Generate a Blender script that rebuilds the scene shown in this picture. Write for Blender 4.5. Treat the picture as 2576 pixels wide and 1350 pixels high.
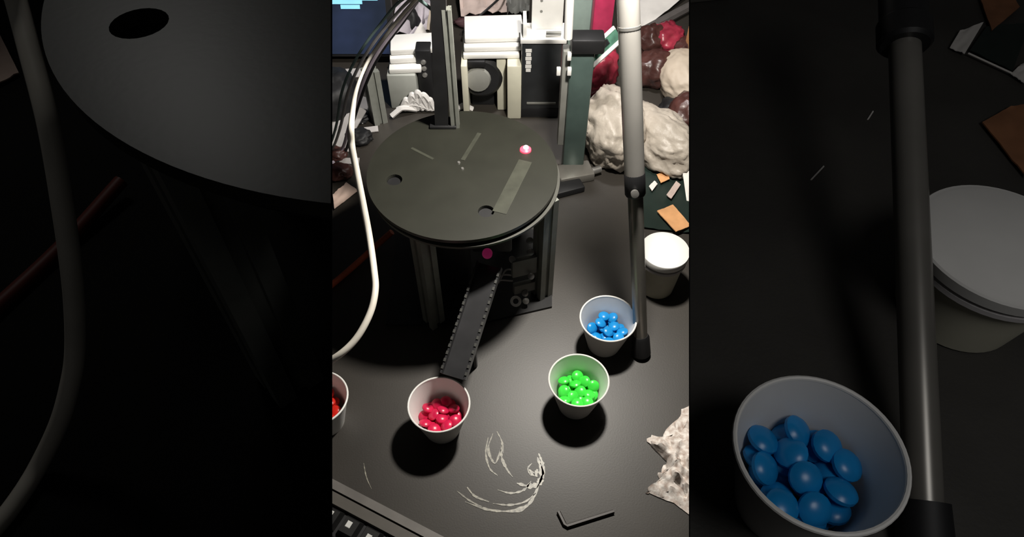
import bpy, bmesh, math, random
from mathutils import Vector, Matrix, noise
import os
for o in list(bpy.data.objects): bpy.data.objects.remove(o)
SC = bpy.context.scene; COL = SC.collection

# ------------------------------------------------------------------ camera
F = 1750.0; PIT = math.radians(50)
CAM = Vector((0, 0, .77))
FW = Vector((0, math.cos(PIT), -math.sin(PIT))); UP = Vector((0, math.sin(PIT), math.cos(PIT))); RT = Vector((1, 0, 0))
cd = bpy.data.cameras.new('camera'); co = bpy.data.objects.new('camera', cd); COL.objects.link(co)
co.location = CAM; co.rotation_euler = (math.radians(40), 0, 0)
cd.sensor_width = 36; cd.lens = 36 * F / 2576; cd.clip_start = .01
SC.camera = co
# ------------------------------------------------------------------ light
SC.view_settings.view_transform = 'Standard'; SC.view_settings.look = 'None'
SC.view_settings.exposure = 0; SC.view_settings.gamma = 1; SC.view_settings.use_curve_mapping = False
w = bpy.data.worlds.new('world'); SC.world = w; w.use_nodes = True
w.node_tree.nodes['Background'].inputs[0].default_value = (1, .98, .95, 1)
w.node_tree.nodes['Background'].inputs[1].default_value = .013
def ray(x, y): return RT * ((x - 1288) / F) + UP * ((675 - y) / F) + FW
def at(x, y, z):
    d = ray(x, y); return CAM + d * ((z - CAM.z) / d.z)
def lamp(name, kind, loc, energy, size, target=None, color=(1, 1, 1), cone=None, blend=.6):
    l = bpy.data.lights.new(name, kind); l.energy = energy; l.color = color
    l.shadow_soft_size = size
    o = bpy.data.objects.new(name, l); COL.objects.link(o); o.location = loc
    if cone: l.spot_size = math.radians(cone); l.spot_blend = blend
    if target: o.rotation_euler = (Vector(target) - Vector(loc)).to_track_quat('-Z', 'Y').to_euler()
    return o
lamp('work_lamp', 'SPOT', (.105, .61, .585), 19, .024, (.105, .6101, 0), (1, .945, .86), 168, .15)
lamp('back_fill', 'SPOT', (.10, 1.0, .95), 28, .04, (.06, 1.27, 0), (1, .97, .95), 66)  # fill added to brighten the things at the back, no source there
lamp('left_shelf_fill', 'SPOT', (-.33, .60, 1.0), .68, .05, (-.27, .25, .5), (1, .98, .93), 60)  # added fill, weak light for the left table alone
lamp('right_shelf_fill', 'SPOT', (.25, -.06, .98), 1.7, .10, (.25, .22, .45), (1, .98, .96), 74)  # made-up fill that lifts the cup and tub on the right table

# ------------------------------------------------------------------ helpers
def dp(x, y, depth): return CAM + ray(x, y) * depth
def ztop(yw, py):
    t = (675 - py) / F; c, s = math.cos(PIT), math.sin(PIT)
    return CAM.z + yw * (c * t - s) / (c + s * t)
MATS = {}
def mat(name, col, rough=.5, metal=0, var=.12, scale=40, bump=0, bscale=200, spec=.5, trans=0, emit=None, col2=None, coat=0, sss=0):
    if name in MATS: return MATS[name]
    m = bpy.data.materials.new(name); m.use_nodes = True; nt = m.node_tree; b = nt.nodes['Principled BSDF']
    tc = nt.nodes.new('ShaderNodeTexCoord')
    nz = nt.nodes.new('ShaderNodeTexNoise'); nz.inputs['Scale'].default_value = scale; nz.inputs['Detail'].default_value = 5
    nt.links.new(tc.outputs['Object'], nz.inputs['Vector'])
    rp = nt.nodes.new('ShaderNodeValToRGB'); nt.links.new(nz.outputs['Fac'], rp.inputs['Fac'])
    rp.color_ramp.elements[0].position = .3; rp.color_ramp.elements[1].position = .7
    a = col2 if col2 else tuple(c * (1 - var) for c in col)
    e = col if col2 else tuple(min(1, c * (1 + var)) for c in col)
    rp.color_ramp.elements[0].color = (*a, 1); rp.color_ramp.elements[1].color = (*e, 1)
    nt.links.new(rp.outputs['Color'], b.inputs['Base Color'])
    b.inputs['Roughness'].default_value = rough; b.inputs['Metallic'].default_value = metal
    b.inputs['Specular IOR Level'].default_value = spec
    b.inputs['Transmission Weight'].default_value = trans
    b.inputs['Coat Weight'].default_value = coat
    if sss:
        b.inputs['Subsurface Weight'].default_value = sss; b.inputs['Subsurface Scale'].default_value = .004
    if emit:
        b.inputs['Emission Color'].default_value = (*emit[0], 1); b.inputs['Emission Strength'].default_value = emit[1]
    if bump:
        n2 = nt.nodes.new('ShaderNodeTexNoise'); n2.inputs['Scale'].default_value = bscale; n2.inputs['Detail'].default_value = 4
        nt.links.new(tc.outputs['Object'], n2.inputs['Vector'])
        bp = nt.nodes.new('ShaderNodeBump'); bp.inputs['Strength'].default_value = bump; bp.inputs['Distance'].default_value = .002
        nt.links.new(n2.outputs['Fac'], bp.inputs['Height']); nt.links.new(bp.outputs['Normal'], b.inputs['Normal'])
    MATS[name] = m; return m
M_TABLE = mat('table_black', (.030, .0255, .0205), .5, var=.2, scale=9, bump=.04, bscale=500, spec=.72)
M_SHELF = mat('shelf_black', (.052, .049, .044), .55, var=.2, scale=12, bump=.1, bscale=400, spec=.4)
M_SHELF_SHADED = mat('shelf_black_shaded', (.007, .007, .0065), .85, var=.2, scale=12, spec=.15)  # left tabletop: its shade is put into the colour
M_BAFFLE = mat('added_baffle_black', (.006, .006, .006), .9, spec=.1)
M_PLATE = mat('plate_grey', (.022, .0225, .017), .42, spec=.5, var=.12, scale=25, bump=.015, bscale=300)
M_DARK = mat('dark_plastic', (.012, .012, .013), .45, var=.2)
M_BLACK = mat('black_rubber', (.006, .006, .007), .6)
M_ALU = mat('aluminium', (.27, .28, .25), .42, .3, var=.1, scale=60)
M_ALUD = mat('aluminium_groove', (.03, .03, .028), .5, .5)
M_CHROME = mat('chrome', (.40, .385, .36), .34, .45, var=.08, scale=20, spec=.8)
M_CHROMED = mat('dull_steel', (.20, .19, .17), .32, .4, var=.15, scale=20, spec=.8)
M_STEEL = mat('steel', (.45, .44, .42), .35, .8)
M_WHITE = mat('white_plastic', (.78, .77, .74), .45, var=.03)
M_CUP = mat('white_paper', (.76, .75, .73), .5, var=.03)
M_CREAM = mat('cream_plastic', (.62, .60, .48), .5, var=.06)
M_CABLE = mat('white_cable', (.72, .68, .60), .4, var=.08)
M_GREYC = mat('grey_cable', (.52, .50, .50), .45)
M_PURP = mat('lilac_cable', (.55, .48, .56), .45)
M_TEALC = mat('teal_cable', (.22, .32, .31), .45)
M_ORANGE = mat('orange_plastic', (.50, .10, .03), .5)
M_ORANGE_SHADED = mat('orange_plastic_shaded', (.12, .02, .012), .5)  # orange plastic with the left table's shade mixed into the colour
M_BLUE = mat('blue_candy', (.008, .25, .62), .3, var=.15, scale=60)
M_GREEN = mat('green_candy', (.05, .72, .06), .3, var=.15, scale=60)
M_RED = mat('red_candy', (.62, .012, .07), .3, var=.2, scale=60)
M_SCARLET = mat('scarlet_candy', (.62, .02, .012), .3, var=.2, scale=60)
M_BAG = mat('white_bag', (.40, .355, .30), .45, var=.1, scale=15, bump=.6, bscale=110)
M_CREAMB = mat('cream_bag', (.46, .39, .31), .55, var=.1, scale=15, bump=.2, bscale=60)
M_TISSUE = mat('tissue', (.86, .82, .77), .7, scale=170, col2=(.42, .33, .28), bump=.5, bscale=90)
M_MAROON = mat('maroon_film', (.065, .026, .022), .35, var=.4, scale=30, bump=.6, bscale=60)
M_PINK = mat('pink_film', (.42, .03, .09), .4, var=.2)
M_REDW = mat('red_wrap', (.32, .03, .055), .3, var=.4, scale=30, bump=.4, bscale=60)
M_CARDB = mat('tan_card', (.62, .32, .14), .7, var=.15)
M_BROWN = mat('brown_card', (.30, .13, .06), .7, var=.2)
M_PAPER = mat('paper', (.75, .72, .68), .6, var=.05)
M_BEIGE = mat('beige_paper', (.50, .40, .36), .7, var=.1)
M_PINKP = mat('pale_pink_paper', (.60, .45, .38), .7, var=.08)
M_TEAL = mat('teal_grey', (.085, .125, .113), .38, .3, var=.2, scale=20)
M_TEALL = mat('pale_teal', (.24, .31, .28), .45, var=.1)
M_PCB = mat('green_board', (.07, .17, .12), .4, var=.3, scale=60)
M_LOWER = mat('lower_plate_grey', (.07, .07, .06), .5)
M_GREY = mat('mid_grey', (.22, .22, .20), .5, var=.1)
M_KEY = mat('key_black', (.012, .012, .012), .4)
M_KBD = mat('keyboard_grey', (.085, .078, .068), .45, var=.12)
M_LEG = mat('legend_white', (.6, .6, .58), .6)
M_LED = mat('red_led', (.9, .1, .15), .4, emit=((1, .05, .10), 1.6))
M_LEDC = mat('red_led_core', (1, .7, .75), .4, emit=((1, .62, .7), 5.0))
M_STRAP = mat('white_strap', (.7, .68, .66), .5)
M_LEDD = mat('dim_led', (.3, .03, .1), .4, emit=((.6, .03, .18), .12))
M_SCREEN = None

def tag(o, label=None, cat=None, group=None, kind=None):
    if label: o['label'] = label
    if cat: o['category'] = cat
    if group: o['group'] = group
    if kind: o['kind'] = kind
    return o
def thing(name, loc, label, cat, group=None):
    o = bpy.data.objects.new(name, None); COL.objects.link(o); o.location = loc; o.empty_display_size = .02
    return tag(o, label, cat, group)
def wloc(o):
    v = Vector(o.location)
    while o.parent: o = o.parent; v += o.location
    return v
class MB:
    def __init__(s): s.bm = bmesh.new()
    def poly(s, pts):
        return s.bm.faces.new([s.bm.verts.new(Vector(p)) for p in pts])
    def prism(s, base, top):
        n = len(base)
        a = [s.bm.verts.new(Vector(p)) for p in base]; b = [s.bm.verts.new(Vector(p)) for p in top]
        s.bm.faces.new(a[::-1]); s.bm.faces.new(b)
        for i in range(n): s.bm.faces.new((a[i], a[(i + 1) % n], b[(i + 1) % n], b[i]))
        return s
    def box(s, c, size, rz=0, bev=0, tilt=None):
        r = bmesh.ops.create_cube(s.bm, size=1); vs = r['verts']
        bmesh.ops.scale(s.bm, vec=Vector(size), verts=vs)
        if bev:
            es = list({e for v in vs for e in v.link_edges})
            g = bmesh.ops.bevel(s.bm, geom=es, offset=bev, segments=2, profile=.5, affect='EDGES')
            vs = list({v for f in g['faces'] for v in f.verts} | {v for v in vs if v.is_valid})
        m = Matrix.Translation(Vector(c)) @ Matrix.Rotation(rz, 4, 'Z')
        if tilt: m = Matrix.Translation(Vector(c)) @ tilt.to_4x4()
        bmesh.ops.transform(s.bm, matrix=m, verts=vs); return s
    def tube(s, pts, r, seg=10, cap=True):
        pts = [Vector(p) for p in pts]; n = len(pts)
        rs = r if isinstance(r, (list, tuple)) else [r] * n
        t0 = (pts[1] - pts[0]).normalized()
        ref = Vector((0, 0, 1)) if abs(t0.z) < .9 else Vector((1, 0, 0))
        a = t0.cross(ref).normalized(); rings = []
        for i, p in enumerate(pts):
            t = (pts[min(i + 1, n - 1)] - pts[max(i - 1, 0)]).normalized()
            a = (a - t * a.dot(t)).normalized(); b = t.cross(a)
            rings.append([s.bm.verts.new(p + (a * math.cos(k * 2 * math.pi / seg) + b * math.sin(k * 2 * math.pi / seg)) * rs[i]) for k in range(seg)])
        for i in range(n - 1):
            for k in range(seg):
                s.bm.faces.new((rings[i][k], rings[i][(k + 1) % seg], rings[i + 1][(k + 1) % seg], rings[i + 1][k]))
        if cap: s.bm.faces.new(rings[0][::-1]); s.bm.faces.new(rings[-1])
        return s
    def lathe(s, c, prof, seg=40, axis=None):
        """profile of (r, z) pairs turned about z at c"""
        c = Vector(c); rings = []
        rot = axis.to_track_quat('Z', 'Y').to_matrix() if axis else Matrix.Identity(3)
        for r, z in prof:
            if r < 1e-6: rings.append([s.bm.verts.new(c + rot @ Vector((0, 0, z)))])
            else: rings.append([s.bm.verts.new(c + rot @ Vector((r * math.cos(k * 2 * math.pi / seg), r * math.sin(k * 2 * math.pi / seg), z))) for k in range(seg)])
        for i in range(len(rings) - 1):
            A, B = rings[i], rings[i + 1]
            for k in range(seg):
                k2 = (k + 1) % seg
                if len(A) == 1 and len(B) == 1: continue
                if len(A) == 1: s.bm.faces.new((A[0], B[k2], B[k]))
                elif len(B) == 1: s.bm.faces.new((A[k], A[k2], B[0]))
                else: s.bm.faces.new((A[k], A[k2], B[k2], B[k]))
        return s
    def bisect(s, co_, no):
        g = s.bm.verts[:] + s.bm.edges[:] + s.bm.faces[:]
        r = bmesh.ops.bisect_plane(s.bm, geom=g, plane_co=co_, plane_no=no, clear_outer=True)
        es = [e for e in r['geom_cut'] if isinstance(e, bmesh.types.BMEdge)]
        bmesh.ops.holes_fill(s.bm, edges=es); return s
    def build(s, name, m, parent=None, smooth=True, label=None, loc=None):
        bmesh.ops.recalc_face_normals(s.bm, faces=s.bm.faces)
        me = bpy.data.meshes.new(name)
        off = wloc(parent) if parent else (Vector(loc) if loc is not None else Vector((0, 0, 0)))
        bmesh.ops.translate(s.bm, vec=-off, verts=s.bm.verts)
        s.bm.to_mesh(me); s.bm.free()
        me.materials.append(m)
        if smooth:
            me.polygons.foreach_set('use_smooth', [True] * len(me.polygons))
            try: me.set_sharp_from_angle(angle=math.radians(38))
            except Exception: pass
        o = bpy.data.objects.new(name, me); COL.objects.link(o)
        if parent: o.parent = parent
        elif loc is not None: o.location = loc
        if label: o['label'] = label
        return o
def copy_tree(o, parent=None):
    c = o.copy(); COL.objects.link(c)
    if parent: c.parent = parent
    for ch in list(o.children): copy_tree(ch, c)
    return c
def smooth_path(pts, n=8):
    pts = [Vector(p) for p in pts]; out = []
    P = [pts[0] * 2 - pts[1]] + pts + [pts[-1] * 2 - pts[-2]]
    for i in range(1, len(P) - 2):
        for k in range(n):
            t = k / n
            out.append(.5 * ((2 * P[i]) + (P[i + 1] - P[i - 1]) * t + (2 * P[i - 1] - 5 * P[i] + 4 * P[i + 1] - P[i + 2]) * t * t + (3 * P[i] - P[i - 1] - 3 * P[i + 1] + P[i + 2]) * t ** 3))
    out.append(pts[-1]); return out
def crumple(name, c, size, m, seed, label, cat, amp=.35, freq=2.2, sub=4, rz=0, group=None, flat=0):
    """a crumpled lump resting on the surface at c (c.z = surface)"""
    mb = MB(); bmesh.ops.create_icosphere(mb.bm, subdivisions=sub, radius=1)
    rot = Matrix.Rotation(rz, 3, 'Z'); off = Vector((seed * 7.3, seed * 3.1, seed * 1.7))
    for v in mb.bm.verts:
        n = v.co.normalized()
        q_ = n * freq + off
        cr = .7 * noise.noise(q_ * .8); a_ = .45
        for o_ in range(4):
            cr += a_ * (.5 - 2 * abs(noise.noise(q_))); q_ = q_ * 2.03 + Vector((1.7, 9.2, 3.3)); a_ *= .62
        f = 1 + amp * .62 * cr
        p = n * f
        p = Vector((p.x * size[0], p.y * size[1], p.z * size[2]))
        p = rot @ p; p.z = max(p.z + size[2] * .7, .0)
        v.co = Vector(c) + p
    o = mb.build(name, m, None, True, label, loc=c)
    at_ = o.data.attributes.get('sharp_edge')
    if at_: o.data.attributes.remove(at_)
    return tag(o, label, cat, group)
def sheet(name, pts, m, label, cat, thick=.0008, bend=.0, seed=0, div=10, group=None, base=None):
    """thin sheet through four corner points (world), gently crumpled"""
    p = [Vector(q) for q in pts]; mb = MB()
    nrm = (p[1] - p[0]).cross(p[3] - p[0]).normalized()
    if nrm.z < 0: nrm = -nrm
    g = []
    for i in range(div + 1):
        row = []
        for j in range(div + 1):
            u, v = i / div, j / div
            q = p[0] * (1 - u) * (1 - v) + p[1] * u * (1 - v) + p[2] * u * v + p[3] * (1 - u) * v
            h = bend * (noise.noise(Vector((u * 3 + seed * 5.1, v * 3, seed))) + .6 * noise.noise(Vector((u * 8 + seed, v * 8, seed * 2.)))) + abs(bend)
            row.append(q + nrm * h)
        g.append(row)
    for s_ in (0, 1):
        V = [[mb.bm.verts.new(q + nrm * thick * s_) for q in row] for row in g]
        if s_ == 0: V0 = V
        for i in range(div):
            for j in range(div):
                mb.bm.faces.new((V[i][j], V[i + 1][j], V[i + 1][j + 1], V[i][j + 1]))
    for k in range(div):
        for (a, b) in (((k, 0), (k + 1, 0)), ((k, div), (k + 1, div)), ((0, k), (0, k + 1)), ((div, k), (div, k + 1))):
            mb.bm.faces.new((V0[a[0]][a[1]], V0[b[0]][b[1]], V[b[0]][b[1]], V[a[0]][a[1]]))
    o = mb.build(name, m, None, True, label, loc=base if base is not None else p[0]); return tag(o, label, cat, group)

# ------------------------------------------------------------------ setting
FLOORZ = -.74; SZ = .449
fl = MB().box((0, .8, FLOORZ - .05), (5, 5, .1)).build('floor', mat('floor_dark', (.05, .045, .04), .7), None, False)
tag(fl, kind='structure')
tb = thing('work_table', (0, .85, FLOORZ), 'black matte work table with a soft sheen under the cups and sorter', 'table')
MB().box((0, .95, -.0125), (1.7, 1.95, .025), bev=.002).build('tabletop', M_TABLE, tb)
for sx in (-1, 1):
    for yy in (.05, 1.85):
        MB().box((sx * .8, yy, (FLOORZ - .025) / 2), (.05, .05, -FLOORZ - .025)).build('leg', M_DARK, tb)
KI, KO = (1288 - 836) / F, (1288 - 833) / F
KR, KRO = (1733 - 1288) / F, (1736 - 1288) / F
def plane_pt(k, d, u, sgn): return CAM + (RT * (sgn * k) + FW) * d + UP * u
def line_x(k, yw, zw, sgn):
    d = yw * FW.y + (zw - CAM.z) * FW.z
    return sgn * k * d
H_ = CAM.z - SZ
def u_at(d, z): return (z - CAM.z + d * math.sin(PIT)) / math.cos(PIT)
for sgn, ki, ko, nm in ((-1, KI, KO, 'left'), (1, KR, KRO, 'right')):
    mb = MB()
    ds = [.12, .95]
    prof = [(ds[0], u_at(ds[0], SZ)), (ds[1], u_at(ds[1], SZ)), (ds[1], u_at(ds[1], .60)), (ds[0], u_at(ds[0], .60))]
    mb.prism([plane_pt(ki, d, u, sgn) for d, u in prof], [plane_pt(ko, d, u, sgn) for d, u in prof])
    tag(mb.build('light_baffle_' + nm, M_BAFFLE, None, False), kind='structure')  # unseen edge-on baffle, added to keep the work lamp off the side tables
    m_top = M_SHELF if sgn > 0 else M_SHELF_SHADED
    st = thing('side_table', (sgn * .5, .4, FLOORZ), 'raised black side table on the %s, in near darkness' % nm, 'table', None)
    y0, y1 = -.12, .92
    top = [(line_x(ko, y0, SZ, sgn), y0, SZ), (line_x(ko, y1, SZ, sgn), y1, SZ), (sgn * .95, y1, SZ), (sgn * .95, y0, SZ)]
    zb = SZ - .02
    bot = [(line_x(ko, y0, zb, sgn), y0, zb), (line_x(ko, y1, zb, sgn), y1, zb), (sgn * .95, y1, zb), (sgn * .95, y0, zb)]
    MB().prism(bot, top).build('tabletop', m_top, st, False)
    for yy in (-.08, .88):
        MB().box((sgn * .91, yy, (FLOORZ + zb) / 2), (.05, .05, zb - FLOORZ)).build('leg', M_DARK, st)

# ------------------------------------------------------------------ cups and candies
def cup_parts(root, h=.057, r0=.0215, r1=.0352):
    z0 = root.location
    prof = [(0, .003), (r0 - .001, .003), (r1 - .001, h), (r1, h), (r0, 0), (0, 0)]
    MB().lathe(z0, prof, 56).build('body', M_CUP, root)
    q = [(r1 + .0012 * math.cos(a), h + .0012 * math.sin(a)) for a in [k * math.pi / 4 for k in range(9)]]
    MB().lathe(z0, q, 56).build('rim', M_WHITE, root)
proto_cup = None
def cup(loc, label):
    global proto_cup
    if proto_cup is None:
        proto_cup = thing('paper_cup', loc, label, 'cup', 'paper cups of candy'); cup_parts(proto_cup); return proto_cup
    c = copy_tree(proto_cup); c.location = loc; c['label'] = label; return c
candy_mesh = {}
def candy(loc, m, rng, label, group, s=1.13):
    if m.name not in candy_mesh:
        n = 7; prof = [(0.0066 * math.cos(a), .0033 * math.sin(a)) for a in [-math.pi / 2 + math.pi * k / n for k in range(n + 1)]]
        prof[0] = (0, prof[0][1]); prof[-1] = (0, prof[-1][1])
        o = MB().lathe((0, 0, 0), prof, 18).build('candy', m, None); candy_mesh[m.name] = o.data
    else:
        o = bpy.data.objects.new('candy', candy_mesh[m.name]); COL.objects.link(o)
    o.location = loc; o.rotation_euler = (rng.uniform(-.5, .5), rng.uniform(-.5, .5), rng.uniform(0, 6))
    o.scale = (s, s, s)
    return tag(o, label, 'candy', group)
def fill(c, m, seed, label, group, ztop_, lean=(0, 0)):
    rng = random.Random(seed); z = .0072; k = 0
    while z < ztop_:
        R = .0205 + .0137 * z / .057 - .0078
        pts = []
        for _ in range(900):
            a, r = rng.uniform(0, 2 * math.pi), R * math.sqrt(rng.random())
            p = Vector((r * math.cos(a), r * math.sin(a)))
            if all((p - q).length > .0106 for q in pts): pts.append(p)
        for p in pts:
            dz = rng.uniform(-.0012, .0012) + (lean[0] * p.x + lean[1] * p.y) * min(1, z / .02)
            candy(c.location + Vector((p.x, p.y, max(z + dz, .0072))), m, rng, label, group)
        z += .0066
c_blue = cup(at(1530, 800, .057) - Vector((0, 0, .057)), 'white paper cup holding blue candies, beside the rubber foot of the chrome leg')
c_green = cup(at(1456, 955, .057) - Vector((0, 0, .057)), 'white paper cup holding green candies, in front of the blue one')
c_red = cup(at(1104, 1016, .057) - Vector((0, 0, .057)), 'white paper cup of crimson candies at the lower end of the chute')
c_red2 = cup(at(797, 1000, .057) - Vector((0, 0, .057)), 'white paper cup of scarlet candies, half hidden at the left behind the keyboard')
fill(c_blue, M_BLUE, 3, 'glossy blue candy in the brightly lit white cup', 'blue candies in the lit cup', .037)
fill(c_green, M_GREEN, 5, 'glossy green candy in the white cup', 'green candies', .037)
fill(c_red, M_RED, 9, 'glossy crimson candy in the cup below the chute', 'crimson candies', .037)
fill(c_red2, M_SCARLET, 11, 'glossy scarlet candy in the half hidden cup at the left', 'scarlet candies', .037)

# ------------------------------------------------------------------ sorting machine
PC = Vector((-.060, .634, 0)); PZ = .2; PR = .1155
sm = thing('sorting_machine', PC, 'candy sorter with round grey plate on aluminium posts, black pole and sloping chute', 'machine')
def circle(c, r, n, z): return [(c.x + r * math.cos(2 * math.pi * k / n), c.y + r * math.sin(2 * math.pi * k / n), z) for k in range(n)]
def plate_with_holes(c, r, z0, z1, holes, n=96, clip=None):
    """disc with round through holes, made by triangle filling the outline with its holes"""
    mb = MB(); bm = mb.bm; es = []
    for (cx, cy, rr, nn) in [(c.x, c.y, r, n)] + [(h[0], h[1], h[2], 24) for h in holes]:
        vs = [bm.verts.new((cx + rr * math.cos(2 * math.pi * k / nn), cy + rr * math.sin(2 * math.pi * k / nn), z0)) for k in range(nn)]
        es += [bm.edges.new((vs[k], vs[(k + 1) % nn])) for k in range(nn)]
    r_ = bmesh.ops.triangle_fill(bm, use_beauty=True, use_dissolve=False, edges=es)
    fs = [f for f in r_['geom'] if isinstance(f, bmesh.types.BMFace)]
    # drop any fill inside holes
    kill = [f for f in fs if any((f.calc_center_median().xy - Vector(h[:2])).length < h[2] * .7 and all((v.co.xy - Vector(h[:2])).length < h[2] * 1.01 for v in f.verts) for h in holes)]
    if kill: bmesh.ops.delete(bm, geom=kill, context='FACES')
    ex = bmesh.ops.extrude_face_region(bm, geom=bm.faces[:])
    bmesh.ops.translate(bm, vec=(0, 0, z1 - z0), verts=[v for v in ex['geom'] if isinstance(v, bmesh.types.BMVert)])
    if clip: mb.bisect(*clip)
    return mb
h1, h2, h3 = at(992, 452, PZ), at(1223, 531, PZ), at(1322, 377, PZ)
plate_with_holes(PC, PR, PZ - .0045, PZ, [(h1.x, h1.y, .0095), (h2.x, h2.y, .0095), (h3.x, h3.y, .0075)]).build('plate', M_PLATE, sm, False)
for h_ in (h1, h2):
    MB().lathe((h_.x, h_.y, PZ - .0095), [(0, 0), (.0092, 0), (.0092, .0052), (0, .0052)], 24).build('hole_shade', M_BLACK, sm)  # black disc standing for the shade inside the hole
q = PC + Vector((.003, -.0015, 0))
plate_with_holes(q, PR, PZ - .0125, PZ - .0095, []).build('lower_plate', M_LOWER, sm, False)
MB().lathe(PC + Vector((0, 0, PZ - .0095)), [(.045, 0), (.045, .005), (0, .005), (0, 0)], 40).build('spacer', M_DARK, sm)
led = MB().lathe((h3.x, h3.y, PZ - .004), [(0, 0), (.0072, 0), (.0070, .0055), (.0045, .0075), (0, .0085)], 24).build('indicator_light', M_LED, sm, label='glowing red light')
MB().lathe((h3.x + .0005, h3.y, PZ + .0035), [(0, 0), (.0034, 0), (.003, .0018), (0, .0022)], 20).build('light_core', M_LEDC, led)
def flat_strip(a, b, w_, z, m, name, parent, th=.0005):
    a, b = Vector((a.x, a.y, 0)), Vector((b.x, b.y, 0)); t = (b - a).normalized(); n = Vector((-t.y, t.x, 0)) * w_ / 2
    base = [a - n, b - n, b + n, a + n]
    MB().prism([(p.x, p.y, z) for p in base], [(p.x, p.y, z + th) for p in base]).build(name, m, parent, False)
M_REFL_SCRIBE = mat('reflection_and_scribe', (.05, .052, .04), .4, var=.2, scale=60)  # shared by the painted reflection band and the scribed lines
flat_strip(at(1322, 405, PZ), at(1256, 535, PZ), .017, PZ, M_REFL_SCRIBE, 'reflection_band', sm)  # reflection on the plate, built as a lighter strip
flat_strip(at(1206, 335, PZ), at(1164, 403, PZ), .0052, PZ, M_REFL_SCRIBE, 'scribed_line', sm)
flat_strip(at(1035, 372, PZ), at(1090, 400, PZ), .0035, PZ, M_REFL_SCRIBE, 'scribed_line', sm, .0003)
for (px, py) in ((1154, 409), (1163, 424)):
    p = at(px, py, PZ); MB().lathe(p, [(0, 0), (.0022, 0), (.0016, .0014), (0, .0018)], 14).build('screw', M_STEEL, sm)
def post(x, y, z0, z1, w_, rz, parent, m=M_ALU, name='post'):
    """slotted aluminium profile"""
    a, g = w_ / 2, w_ * .13; d = w_ * .13
    out = []
    for k in range(4):
        ang = k * math.pi / 2
        for (px, py) in ((-a, -a), (-g, -a), (-g, -a + d), (g, -a + d), (g, -a)):
            out.append((px * math.cos(ang) - py * math.sin(ang), px * math.sin(ang) + py * math.cos(ang)))
    c, s_ = math.cos(rz), math.sin(rz)
    o2 = [(x + px * c - py * s_, y + px * s_ + py * c) for px, py in out]
    o = MB().prism([(p[0], p[1], z0) for p in o2], [(p[0], p[1], z1) for p in o2]).build(name, m, parent, False)
    return o
pf = at(1092, 815, 0); post(pf.x, pf.y + .004, 0, PZ - .0125, .021, .75, sm)
pr_ = at(1363, 745, 0); post(pr_.x, pr_.y + .003, 0, PZ - .0125, .021, .6, sm)
post(PC.x - .075, PC.y + .06, 0, PZ - .0125, .021, .7, sm)
post(PC.x + .06, PC.y + .08, 0, PZ - .0125, .021, .7, sm)
# black pole and aluminium upright on the plate
bp = at(1112, 312, PZ); ap = at(1146, 316, PZ)
ptop = dp(1102, -40, (Vector((0, bp.y, ztop(bp.y, -40))) - CAM).dot(FW))
MB().prism([(bp.x + a_, bp.y + b_, PZ) for a_, b_ in ((-.0085, -.008), (.0085, -.008), (.0085, .008), (-.0085, .008))],
           [(ptop.x + a_, ptop.y + b_, ptop.z) for a_, b_ in ((-.0085, -.008), (.0085, -.008), (.0085, .008), (-.0085, .008))]).build('black_pole', M_DARK, sm, False)
post(ap.x, ap.y, PZ, ztop(ap.y, 20), .0105, 0, sm, M_ALU, 'upright')
MB().box((bp.x + .002, bp.y, PZ + .002), (.034, .022, .004), bev=.0008).build('pole_shadow', M_DARK, sm)  # dark slab in place of the shadow at the pole's base
# workings under the plate
mo = MB().box((-.085, .615, .1), (.055, .055, .17), bev=.004).build('motor', M_DARK, sm)
MB().box((-.025, .60, .145), (.05, .04, .07), bev=.003).build('sensor_housing', M_DARK, sm)
p = at(1226, 636, .16); MB().lathe(p, [(0, 0), (.006, 0), (.006, .004), (0, .007)], 18, Vector((0, -1, .6))).build('sensor_light', M_LEDD, sm, label='dim red sensor light')
# base plate on the table, with its bracket
bpz = .004
MB().prism([(-.17, .545, 0), (-.05, .545, 0), (.055, .575, 0), (.06, .72, 0), (-.17, .72, 0)],
           [(-.17, .545, bpz), (-.05, .545, bpz), (.055, .575, bpz), (.06, .72, bpz), (-.17, .72, bpz)]).build('base_plate', M_DARK, sm, False)
def bracket(px, py, z, w_, h_):
    p = at(px, py, z); MB().box(p, (w_, .008, h_), .3, .0015).build('bracket', M_GREY, sm)
bracket(1318, 668, .075, .034, .032); bracket(1318, 720, .03, .03, .018)
for (px, py, z) in ((1332, 605, .115), (1334, 633, .1), (1288, 652, .09), (1335, 694, .06), (1320, 737, .022), (1322, 756, .015)):
    p = at(px, py, z); MB().lathe(p, [(0, 0), (.0045, 0), (.0045, .003), (.002, .004), (0, .004)], 14, Vector((.2, -.7, .7))).build('bolt', M_STEEL, sm)
p = at(1297, 757, .012)
MB().lathe(p, [(.004, 0), (.0075, 0), (.0075, .005), (.004, .005), (.004, 0)], 24, Vector((.1, -.7, .8))).build('bearing', M_WHITE, sm, label='small white ring')
for k in range(3):
    a, b = at(1210 + k * 22, 735 - k * 12, .03), at(1290, 706 - k * 14, .05)
    MB().tube(smooth_path([a, (a + b) / 2 + Vector((0, 0, .012)), b]), .0012, 6).build('wire', M_GREYC, sm)
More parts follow.
